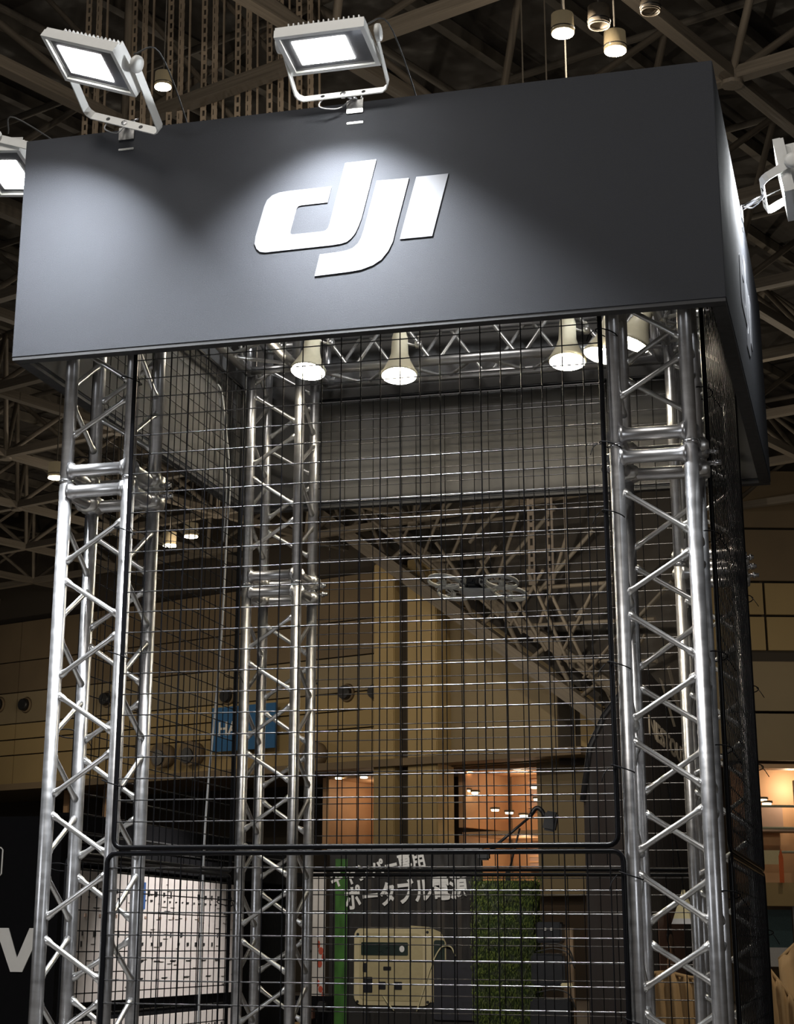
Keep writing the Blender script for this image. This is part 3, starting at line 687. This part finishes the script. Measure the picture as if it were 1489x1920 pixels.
    cbx('panel_clamp', [((0, -.005, -.010), (.060, .008, .068), 0), ((0, .024, .024), (.060, .068, .008), 0), ((0, -.011, -.024), (.060, .010, .007), .2), ((0, -.011, -.038), (.060, .010, .006), .1), ((0, .056, 0), (.06, .006, .05), 0)], M['cast'])
    wn_ = cr @ Vector((.036, .02, .05))
    cyl('wing_screw', cr @ Vector((.02, .02, .03)), cr @ Vector((.02, .02, .062)), .005, M['chrome'], t, seg=8)
    cyl('wing_screw', cr @ Vector((.006, .02, .058)), cr @ Vector((.036, .02, .064)), .004, M['chrome'], t, seg=6)
    # safety loop and mains lead
    hb = (MT @ RB) @ Vector((-.075, al+.002, 0))
    e0 = Vector(cr @ Vector((0, .0, .04)))
    tube_path('safety_loop', smooth_pts([hb, hb+cr @ Vector((-.012, -.004, -.035)), hb.lerp(e0, .45)+Vector((0, 0, -.045)), hb.lerp(e0, .8)+Vector((0, 0, -.02)), e0]), .0028, M['cable_white'], t, 6)
    k0 = MT @ Vector((.12, .02, .11)); k1 = cr @ Vector((.20, .08, .01))
    tube_path('mains_lead', smooth_pts([k0, k0+cr @ Vector((.07, .06, .03)), k1+Vector((0, 0, .06)), k1, k1+cr @ Vector((.04, .05, -.05))]), .003, M['cable_dark'], t, 6)
    return t
R0 = math.radians
floodlight('white floodlight above the dji letters, centre of the front header edge', (1.078, -.403, 4.522), (R0(-8.6), 0, 0), (1.094, -.205, 4.452), (1.108, YF-.004, 4.425), 0, 115)
floodlight('white floodlight twisted to one side on the left half of the front header', (.25, -.55, 4.503), (R0(-17.4), R0(23.4), 0), (.247, -.232, 4.432), (.236, YF-.004, 4.425), 0, 104, 112, 20)
floodlight('white floodlight half seen at the right edge, facing the side header', (XR+.165, 1.14, 4.53), (R0(82), 0, R0(90)), (XR+.095, 1.14, 4.47), (XR+.004, 1.20, 4.425), R0(90), 48, 165, 0, 0)
floodlight('white floodlight cut by the left edge of the photo behind the header corner', (XL-.26, .22, 4.50), (R0(-6), R0(-12), R0(-90)), (XL-.05, .30, 4.46), (XL-.004, .36, 4.425), R0(-90), 90)

# ------------------------------------------------------------------ cone spotlights inside
def spotlight(label, face, tilt):
    """face: centre of the glowing disc; tilt: euler of the cone axis (local +z is backwards/up)"""
    t = empty('cone_spotlight', face, label, 'spotlight', 'cone spotlights inside the header'); t.rotation_euler = tilt
    bm = bmesh.new(); add_lathe(bm, [(.078, .0), (.084, .002), (.084, .012), (.078, .02), (.052, .075), (.040, .115), (.037, .20), (.030, .225), (.0, .228)], 28); bm_obj('cone_housing', bm, M['cream'], t, True)
    bm = bmesh.new(); add_lathe(bm, [(.001, -.010), (.05, -.008), (.079, .0), (.076, .004), (.001, .004)], 28); bm_obj('bulb_face', bm, M['spot'], t, True)
    tube_path('hanger_arm', smooth_pts([(.03, 0, .17), (.07, .01, .16), (.085, .03, .20), (.07, .07, .24)]), .006, M['cast'], t, 8)
    cyl('arm_joint', (.072, .01, .16), (.10, .01, .16), .017, M['cast'], t, seg=12)
    return t
spotlight('lit cone spotlight, leftmost inside the header', (.33, 1.83, 4.11), (R0(-14), R0(3), 0))
spotlight('lit cone spotlight, second from left inside the header', (.765, 1.83, 4.055), (R0(-12), R0(-2), 0))
spotlight('lit cone spotlight, third from left, just left of the front right upright', (1.535, 1.83, 4.06), (R0(-12), R0(0), 0))
spotlight('cone spotlight half hidden behind the front tube of the right upright', (1.70, 1.75, 4.05), (R0(-10), R0(14), 0))
spotlight('cone spotlight seen between the tubes of the right upright', (1.845, 1.60, 4.045), (R0(-4), R0(24), 0))

# ------------------------------------------------------------------ cables inside
cb = empty('power_cable', (.05, 1.6, 4.0), 'pale power cable hanging down beside the rear left upright', 'cable')
CR = [(-.075, 1.73, 4.05), (-.062, 1.76, 4.0), (-.055, 1.84, 3.76), (-.055, 1.88, 3.60), (-.06, 1.87, 3.35), (-.055, 1.83, 2.93), (-.06, 1.78, 2.53), (-.06, 1.72, 2.18), (-.06, 1.70, 1.87), (-.06, 1.70, 1.2), (-.06, 1.70, .0)]
def rel(o, pts): return [Vector(p)-o.location for p in pts]
tube_path('cable_run', smooth_pts(rel(cb, CR)), .005, M['cable_white'], cb, 8)
tube_path('cable_strand', smooth_pts(rel(cb, [(-.075, p[1]+.012*math.sin(k), p[2]-.01) for k, p in enumerate(CR[1:5])])), .0035, M['cable_white'], cb, 6)

# ------------------------------------------------------------------ drone in the cage
dr = empty('drone', (1.265, 1.1, 2.925), 'small grey drone with ring guards hovering inside the cage', 'drone'); dr.rotation_euler = (R0(-12), R0(4), R0(-6))
M['drone'] = mat('grey_drone_shell', (.42, .42, .40), .5, 0, noise=.06)
M['dronedark'] = mat('black_drone_body', (.02, .022, .026), .35, 0, noise=.1)
bm = bmesh.new(); add_box(bm, (0, 0, 0), (.060, .125, .038), None, .010); add_box(bm, (0, -.072, -.004), (.040, .03, .028), None, .006); bm_obj('body', bm, M['dronedark'], dr)
bm = bmesh.new(); add_box(bm, (-.040, 0, .002), (.024, .15, .032), None, .006); add_box(bm, (.040, 0, .002), (.024, .15, .032), None, .006); add_box(bm, (.01, .0, -.026), (.13, .10, .014), None, .005); bm_obj('side_frame', bm, M['drone'], dr)
for sx in (-1, 1):
    for dy in (-.045, .04): bm = bmesh.new(); add_lathe(bm, [(.006, -.002), (.006, .002)], 10, Matrix.Translation((sx*.040, -.076, .010 if dy < 0 else -.006)) @ Matrix.Rotation(math.pi/2, 4, 'X')); bm_obj('screw_hole', bm, M['blackgl'], dr)
cyl('camera_lens', (0, -.086, -.002), (0, -.094, -.002), .010, M['blackgl'], dr, seg=16)
box('battery_label', (0, -.066, .011), (.02, .006, .002), M['greytext'], dr)
for sx in (-1, 1):
    for sy in (-1, 1):
        cx, cy = sx*.118, sy*.062
        bm = bmesh.new(); add_lathe(bm, [(.0615, -.008), (.065, -.008), (.0665, 0), (.065, .008), (.0615, .008), (.061, 0), (.0615, -.008)], 36, Matrix.Translation((cx, cy, 0))); gd = bm_obj('ring_guard', bm, M['drone'], dr, True)
        bm = bmesh.new()
        for a in (20, 140, 260): add_cyl(bm, (cx, cy, -.012), (cx+.061*math.cos(R0(a)), cy+.061*math.sin(R0(a)), -.010), .0032, seg=6)
        add_cyl(bm, (cx, cy, -.018), (cx, cy, .002), .011, seg=14); bm_obj('motor', bm, M['drone'], gd)
        for a in (35, 155, 275):
            bm = bmesh.new(); add_box(bm, (.028, 0, 0), (.050, .011, .0012), Matrix.Rotation(.25, 3, 'X')); bmesh.ops.transform(bm, matrix=Matrix.Translation((cx, cy, .005)) @ Matrix.Rotation(R0(a+sx*15), 4, 'Z'), verts=bm.verts); bm_obj('propeller_blade', bm, M['drone'], gd)

# ------------------------------------------------------------------ neighbouring stands
# black stand on the left with white product boards
bx = empty('black_stand', (-1.772, 4, 0), 'black stand wall with large grey letter at the lower left corner', 'stand')
box('front_wall', (-1.5, .05, 1.137), (3.0, .10, 2.274), M['black'], bx)
box('side_wall', (-.05, 2.25, 1.15), (.10, 4.3, 2.30), M['black'], bx)
prism('letter', [(-.375, 1.66), (-.295, 1.66), (-.232, 1.50), (-.165, 1.66), (-.088, 1.66), (-.195, 1.425), (-.268, 1.425)], Matrix.Identity(4), .006, M['greytext'], bx)
bm = bmesh.new(); add_tube(bm, [(-.49, -.004, 2.10), (-.375, -.004, 2.10), (-.362, -.004, 2.088), (-.362, -.004, 1.955), (-.375, -.004, 1.942), (-.49, -.004, 1.942)], .0045, 6); bm_obj('outlined_mark', bm, M['greytext'], bx)
bm = bmesh.new(); add_tube(bm, [(-.42, -.004, 1.86), (-.385, -.004, 1.83), (-.40, -.004, 1.80)], .004, 6); bm_obj('small_mark', bm, M['greytext'], bx)
box('fascia', (.05, 2.25, 2.06), (.14, 4.3, .10), M['black'], bx)
# shelf lines above boards
for z in (2.14, 2.20): box('fascia_line', (.012, 2.25, z), (.012, 4.2, .008), M['cable_dark'], bx)
def board(label, y0, y1, z0, z1, seed):
    rnd = random.Random(seed)
    t = empty('product_board', (-1.72, (y0+y1)/2, z0), label, 'display board'); L = t.location; cx = .0
    box('white_sheet', (0, 0, (z1-z0)/2), (.05, y1-y0, z1-z0), M['whitedisp'], t)
    X = .028
    H = z1-z0; Wd = y1-y0
    for row, (zz, hh, n) in enumerate(((.86, .05, 22), (.80, .02, 26), (.66, .03, 12), (.52, .06, 16), (.44, .05, 18), (.30, .012, 10), (.16, .012, 7), (.72, .008, 5))):
        bm = bmesh.new()
        for k in range(n):
            if rnd.random() < .25: continue
            y = -Wd/2+Wd*(k+.5)/n*1.0+rnd.uniform(-.01, .01); w = rnd.choice((.012, .02, .03)) if row < 5 else .09
            add_box(bm, (X, y, H*zz), (.006, w, H*hh*rnd.uniform(.5, 1.0)))
        bm_obj('printed_row', bm, M['blackgl'] if row != 2 else M['lobbypink'], t)['kind'] = 'stuff'
    bm = bmesh.new()
    for k in range(60): add_box(bm, (X, rnd.uniform(-Wd/2+.05, Wd/2-.05), H*rnd.uniform(.05, .95)), (.004, rnd.uniform(.02, .10), .003))
    bm_obj('printed_line', bm, M['joint'], t)['kind'] = 'stuff'
    return t
b1 = board('white product board with tiny printed rows on the black side wall, upper one', 4.08, 6.88, 1.262, 1.978, 3)
box('blue_print', (.03, -.45, .60), (.006, .13, .16), M['blue'], b1)
board('white product board on the black side wall, lower one at the photo bottom', 4.08, 6.9, .50, 1.155, 5)

# big backdrop with the printed power station
bd = empty('backdrop_board', (-1.01, 9.0, 0), 'dark printed backdrop with Japanese text and a sand coloured power station', 'backdrop')
box('board_sheet', (0, .03, 1.15), (1.27, .06, 2.31), M['poster'], bd)
box('green_strip', (-.535, -.004, 1.45), (.10, .008, 1.6), M['green'], bd)
for xx, ww in ((-.30, .04), (-.08, .05), (.12, .03), (.30, .06), (.45, .04)):
    box('tree_stripe', (xx, -.002, 1.75), (ww, .004, .9), mat('tree_print', (.035, .028, .022), .7, noise=.3, nscale=9, stretch=(3, 1, .5)), bd)
textmesh('headline', 'キャンパー専用', .155, Matrix.Translation((-.62, -.012, 2.03)) @ Matrix.Rotation(R0(-12), 4, 'Y') @ FACE_FRONT @ Matrix.Diagonal((.76, 1, 1, 1)), M['greytext'], bd, .002, .005)
textmesh('headline', 'ポータブル電源', .20, Matrix.Translation((-.50, -.012, 1.86)) @ Matrix.Rotation(R0(-6), 4, 'Y') @ FACE_FRONT @ Matrix.Diagonal((.74, 1, 1, 1)), M['greytext'], bd, .002, .006)
def rrect(x0, z0, x1, z1, c, n=5):
    P = []
    for cx, cz, a0 in ((x1-c, z0+c, -90), (x1-c, z1-c, 0), (x0+c, z1-c, 90), (x0+c, z0+c, 180)):
        for q in range(n+1): a = math.radians(a0+q*90/n); P.append((cx+c*math.cos(a), cz+c*math.sin(a)))
    return P
I4 = Matrix.Identity(4)
def flat(name, poly, y, d, m, parent): return prism(name, poly, Matrix.Translation((0, y, 0)), d, m, parent)
ps = flat('power_station_side', [(.10, 1.14), (.34, 1.16), (.34, 1.60), (.30, 1.68), (.20, 1.72), (.05, 1.73)], -.002, .004, M['sand'], bd)
ps = flat('power_station', rrect(-.42, 1.12, .22, 1.715, .07), -.004, .008, M['sand2'], bd)
flat('face_inset', rrect(-.375, 1.155, .15, 1.67, .05), -.012, .003, M['sand'], ps)
flat('display_window', rrect(-.36, 1.50, .03, 1.60, .01), -.015, .003, M['screen'], ps)
flat('round_button', [(-.02+.021*math.cos(a*math.pi/8), 1.55+.025*math.sin(a*math.pi/8)) for a in range(16)], -.018, .002, M['greytext'], ps)
for x0, z0, x1, z1 in ((-.345, 1.37, -.31, 1.44), (-.34, 1.215, -.265, 1.335), (-.215, 1.24, -.155, 1.30), (-.085, 1.24, -.02, 1.30), (-.175, 1.385, -.11, 1.415)):
    flat('socket', rrect(x0, z0, x1, z1, .006, 2), -.015, .003, M['blackgl'], ps)
for p_, q_ in (((-.39, 1.66), (.19, 1.68)), ((-.39, 1.145), (.19, 1.15))):
    for x, z in (p_, q_): flat('corner_screw', [(x+.012*math.cos(a*math.pi/4), z+.012*math.sin(a*math.pi/4)) for a in range(8)], -.012, .003, M['blackgl'], ps)
flat('side_grip', rrect(.24, 1.45, .33, 1.62, .02), -.008, .003, M['screen'], ps)
tube_path('printed_cord', smooth_pts([(-.18, -.02, 1.2), (-.13, -.02, 1.13), (-.08, -.02, 1.08)]), .006, M['paleyellow'], ps, 6)
tube_path('printed_cord', smooth_pts([(.10, -.02, 1.08), (.16, -.02, 1.25), (.22, -.02, 1.42), (.30, -.02, 1.56), (.38, -.02, 1.57), (.42, -.02, 1.50)]), .006, M['paleyellow'], ps, 6)
flat('dark_case', rrect(.24, 1.02, .63, 1.47, .02), -.014, .004, mat('case_print', (.02, .02, .028), .6, noise=.3), bd)
box('top_rail', (0, 0, 2.325), (1.30, .08, .03), M['winframe'], bd)
# white banner with red marks beside it
wb = empty('roll_banner', (-1.765, 9.0, 0), 'narrow white banner with orange edge and red marks beside the dark backdrop', 'banner')
box('banner_sheet', (.01, 0, 1.62), (.15, .02, 1.05), M['whitebanner'], wb); box('orange_edge', (-.072, -.002, 1.85), (.022, .022, .55), M['orange'], wb)
for zz, s in ((1.58, 1.0), (1.28, .9)):
    for k in range(4):
        flat('red_mark', [(.035+.02*k % .05+(.022*s)*math.cos(a)*(1 if k % 2 else .6), zz-.05*k*s+.03*s*math.sin(a)) for a in [q*math.pi/4 for q in range(8)]], -.011, .003, M['red'], wb)
box('banner_foot', (0, 0, .03), (.2, .2, .06), M['blackgl'], wb); box('banner_pole', (0, .04, .55), (.02, .02, 1.1), M['chrome'], wb)

# moss covered column
ms = empty('moss_column', (.025, 8.0, 0), 'tall square column covered in green moss', 'column')
box('core', (0, .0, 1.02), (.44, .3, 2.04), M['mossdark'], ms)
bm = bmesh.new(); rn = random.Random(4)
for k in range(9000):
    x = rn.uniform(-.24, .24); z = rn.uniform(.9, 2.1); y = -.15-abs(rn.gauss(0, .02))
    if rn.random() < .25: y = rn.uniform(-.15, .1); x = .225+abs(rn.gauss(0, .012))
    v = Vector((x, y, z)); s = rn.uniform(.006, .02); a = rn.uniform(0, 6.28)
    d1 = Vector((math.cos(a)*s*.5, -.2*s, math.sin(a)*s*.5)); d2 = Vector((rn.uniform(-.2, .2)*s, -.5*s, -rn.uniform(.8, 1.8)*s))
    bm.faces.new([bm.verts.new(v), bm.verts.new(v+d1), bm.verts.new(v+d2)])
o = bm_obj('moss', bm, M['moss'], ms); o['kind'] = 'stuff'

# dark tower stand with the NESTOUT lettering
tw = empty('dark_tower', (1.255, 6.5, 0), 'tall dark brown stand wall with pale NESTOUT lettering behind the right upright', 'stand')
M['tower'] = mat('dark_brown_cloth', (.022, .016, .014), .85, 0, noise=.25, nscale=3, stretch=(4, 4, .4))
bm = bmesh.new()
prof = [(-.42, 0), (.0, 0), (.0, 3.42), (-.12, 3.22), (-.25, 3.06), (-.35, 2.86), (-.41, 2.5)]
vs = [bm.verts.new((x, 0, z)) for x, z in prof]; f = bm.faces.new(vs)
r = bmesh.ops.extrude_face_region(bm, geom=[f]); bmesh.ops.translate(bm, vec=(0, 5, 0), verts=[v for v in r['geom'] if isinstance(v, bmesh.types.BMVert)]); bmesh.ops.recalc_face_normals(bm, faces=bm.faces)
bm_obj('cloth_wall', bm, M['tower'], tw)
tube_path('arch_trim', [(x-.006, -.012, z) for x, z in prof[2:]], .02, M['blackgl'], tw, 8)
side = Matrix.Translation((.004, .30, 2.965)) @ Matrix.Rotation(math.pi/2, 4, 'Z') @ FACE_FRONT
textmesh('lettering', 'NESTOUT', .50, Matrix.Translation((.004, .32, 2.975)) @ Matrix.Diagonal((1, 3.2, 1, 1)) @ Matrix.Rotation(math.pi/2, 4, 'Z') @ FACE_FRONT @ Matrix.Diagonal((.36, .36, 1, 1)), M['dimtext'], tw, .003, .016)
sm = Matrix.Translation((.006, 0, 0)) @ Matrix.Rotation(math.pi/2, 4, 'Z')
prism('mark_bar', [(1.10, 3.46), (1.28, 3.46), (2.12, 3.22), (1.96, 3.20)], sm, .004, M['dimtext'], tw)
prism('mark_bar', [(1.7, 3.62), (1.9, 3.66), (2.5, 3.42), (2.4, 3.36)], sm, .004, M['dimtext'], tw)
po = prism('picture_poster', [(.35, 1.30), (2.1, 1.26), (2.1, 1.88), (.35, 1.78)], sm, .006, M['brownpic'], tw)
def blob(name, cy, cz, ry, rz, m, parent, dx=.014):
    bm = bmesh.new(); bmesh.ops.create_uvsphere(bm, u_segments=16, v_segments=10, radius=1); bmesh.ops.scale(bm, vec=(.006, ry, rz), verts=bm.verts); bmesh.ops.translate(bm, vec=(dx, cy, cz), verts=bm.verts); return bm_obj(name, bm, m, parent, True)
blob('printed_hair', .98, 1.655, .20, .060, M['blackgl'], po); blob('printed_face', .98, 1.628, .13, .045, M['skin'], po, .018)
blob('printed_neck', 1.0, 1.57, .08, .04, M['skin'], po, .017); blob('printed_body', 1.0, 1.45, .30, .11, M['skin'], po, .016); blob('printed_dress', 1.02, 1.36, .42, .09, M['brownpic'], po, .021)

# white lamp shade in front of the tower
lp = empty('pendant_shade', (1.40, 7.25, 1.84), 'small pale pyramid lamp shade below the NESTOUT lettering', 'lamp shade')
bm = bmesh.new(); add_lathe(bm, [(.085, -.07), (.010, .12)], 4, Matrix.Rotation(R0(30), 4, 'Z')); bm_obj('shade', bm, M['paleyellow'], lp)
bm = bmesh.new(); add_lathe(bm, [(.10, -.105), (.085, -.07)], 4, Matrix.Rotation(R0(30), 4, 'Z')); bm_obj('white_rim', bm, M['winframe'], lp)
cyl('cord', (0, 0, .12), (-.10, 0, 1.05), .004, M['tie'], lp, seg=6)

# brown draped cloths
def drape(label, x0, x1, y, ztop, zbot, seed, bulge=.0):
    rn = random.Random(seed); t = empty('brown_cloth', ((x0+x1)/2, y, zbot), label, 'cloth')
    bm = bmesh.new(); nx, nz = 26, 14; g_ = []
    for i in range(nx+1):
        col = []
        for j in range(nz+1):
            u, v = i/nx, j/nz; x = x0+(x1-x0)*u; top = ztop(u)
            z = zbot+(top-zbot)*v
            yy = y+.05*math.sin(u*17+seed+v*2)*(1.1-v)+.03*math.sin(u*31+v*5)-bulge*math.sin(math.pi*u)*(1-.5*v)
            col.append(bm.verts.new((x-t.location.x, yy-t.location.y, z-t.location.z)))
        g_.append(col)
    for i in range(nx):
        for j in range(nz): bm.faces.new((g_[i][j], g_[i+1][j], g_[i+1][j+1], g_[i][j+1]))
    o = bm_obj('cloth', bm, M['cloth'], t, True); md = o.modifiers.new('thick', 'SOLIDIFY'); md.thickness = .012
    tube_path('hem', [g for g in [(x0+(x1-x0)*k/20-t.location.x, y-.0-t.location.y, ztop(k/20)-zbot) for k in range(21)]], .012, M['cloth'], t, 6)
    return t
drape('brown cloth hanging below the tower poster, seen through the right upright', 1.33, 1.72, 5.5, lambda u: 1.43+.015*math.sin(u*6), .5, 2)
drape('brown draped cloth at the lower right corner, sloping edge', 1.98, 2.30, 5.4, lambda u: 1.56-.42*u, .5, 5, .05)
drape('rounded brown cloth mound behind the sloping cloth at the lower right corner', 2.08, 2.75, 5.9, lambda u: 1.52+.18*math.sin(min(1, u*2.2)*math.pi*.5), .5, 9, .2)

# camera arm, equipment
ar = empty('camera_crane', (0, 8.6, 0), 'black camera arm rising to the right from behind the moss column', 'camera arm')
cyl('stand_pole', (-.08, 0, 0), (-.08, 0, 2.16), .02, M['blackgl'], ar)
cyl('arm', (-.30, 0, 2.23), (.12, 0, 2.56), .013, M['blackgl'], ar, r2=.010); tube_path('head_hook', smooth_pts([(.10, 0, 2.545), (.15, 0, 2.61), (.19, 0, 2.60), (.22, 0, 2.55)]), .018, M['blackgl'], ar)
box('camera_head', (.265, 0, 2.51), (.10, .08, .15), M['blackgl'], ar, rot=Matrix.Rotation(.2, 3, 'Y'), bev=.015)
box('counterweight', (-.27, 0, 2.25), (.09, .08, .06), M['blackgl'], ar, bev=.012)
cyl('brace_rod', (-.08, 0, 2.1), (.02, 0, 2.46), .008, M['blackgl'], ar)
eq = empty('equipment_stack', (.64, 6.5, 0), 'dark equipment stack on a wooden post right of the moss column', 'equipment')
box('post', (.06, .1, .85), (.07, .07, 1.70), M['wood'], eq)
box('upper_case', (-.04, 0, 1.67), (.17, .16, .13), M['blackgl'], eq, bev=.012); box('lower_case', (-.05, 0, 1.44), (.22, .18, .20), M['blackgl'], eq, bev=.015)
box('bottom_case', (-.04, 0, 1.15), (.26, .2, .22), M['blackgl'], eq, bev=.015); box('yellow_block', (.075, -.10, 1.345), (.075, .05, .03), M['paleyellow'], eq, bev=.006)
for sx in (-.06, -.02): cyl('small_lamp', (sx, -.08, 1.69), (sx, -.092, 1.69), .009, M['greytext'], eq, seg=10)
for k, z in enumerate((1.58, 1.55, 1.30)): tube_path('cable', smooth_pts([(-.12, -.1, z), (0, -.12, z+.02), (.09, -.1, z-.01), (.12, -.05, z-.10)]), .005, M['cable_dark'], eq, 6)
sc_ = empty('sample_rack', (-1.40, 7.6, 0), 'dark rack with small goods low beside the white banner', 'rack')
box('rack_back', (0, .1, .62), (.34, .05, 1.2), M['black'], sc_)
for k, (x, z, s, m_) in enumerate(((-.10, 1.14, .08, 'blackgl'), (.02, 1.10, .07, 'brownpic'), (.12, 1.15, .06, 'blackgl'), (-.05, .98, .10, 'cloth'), (.10, .98, .07, 'lobby'))): box('rack_item', (x, 0, z), (s, .08, s*1.2), M[m_], sc_, bev=.01)
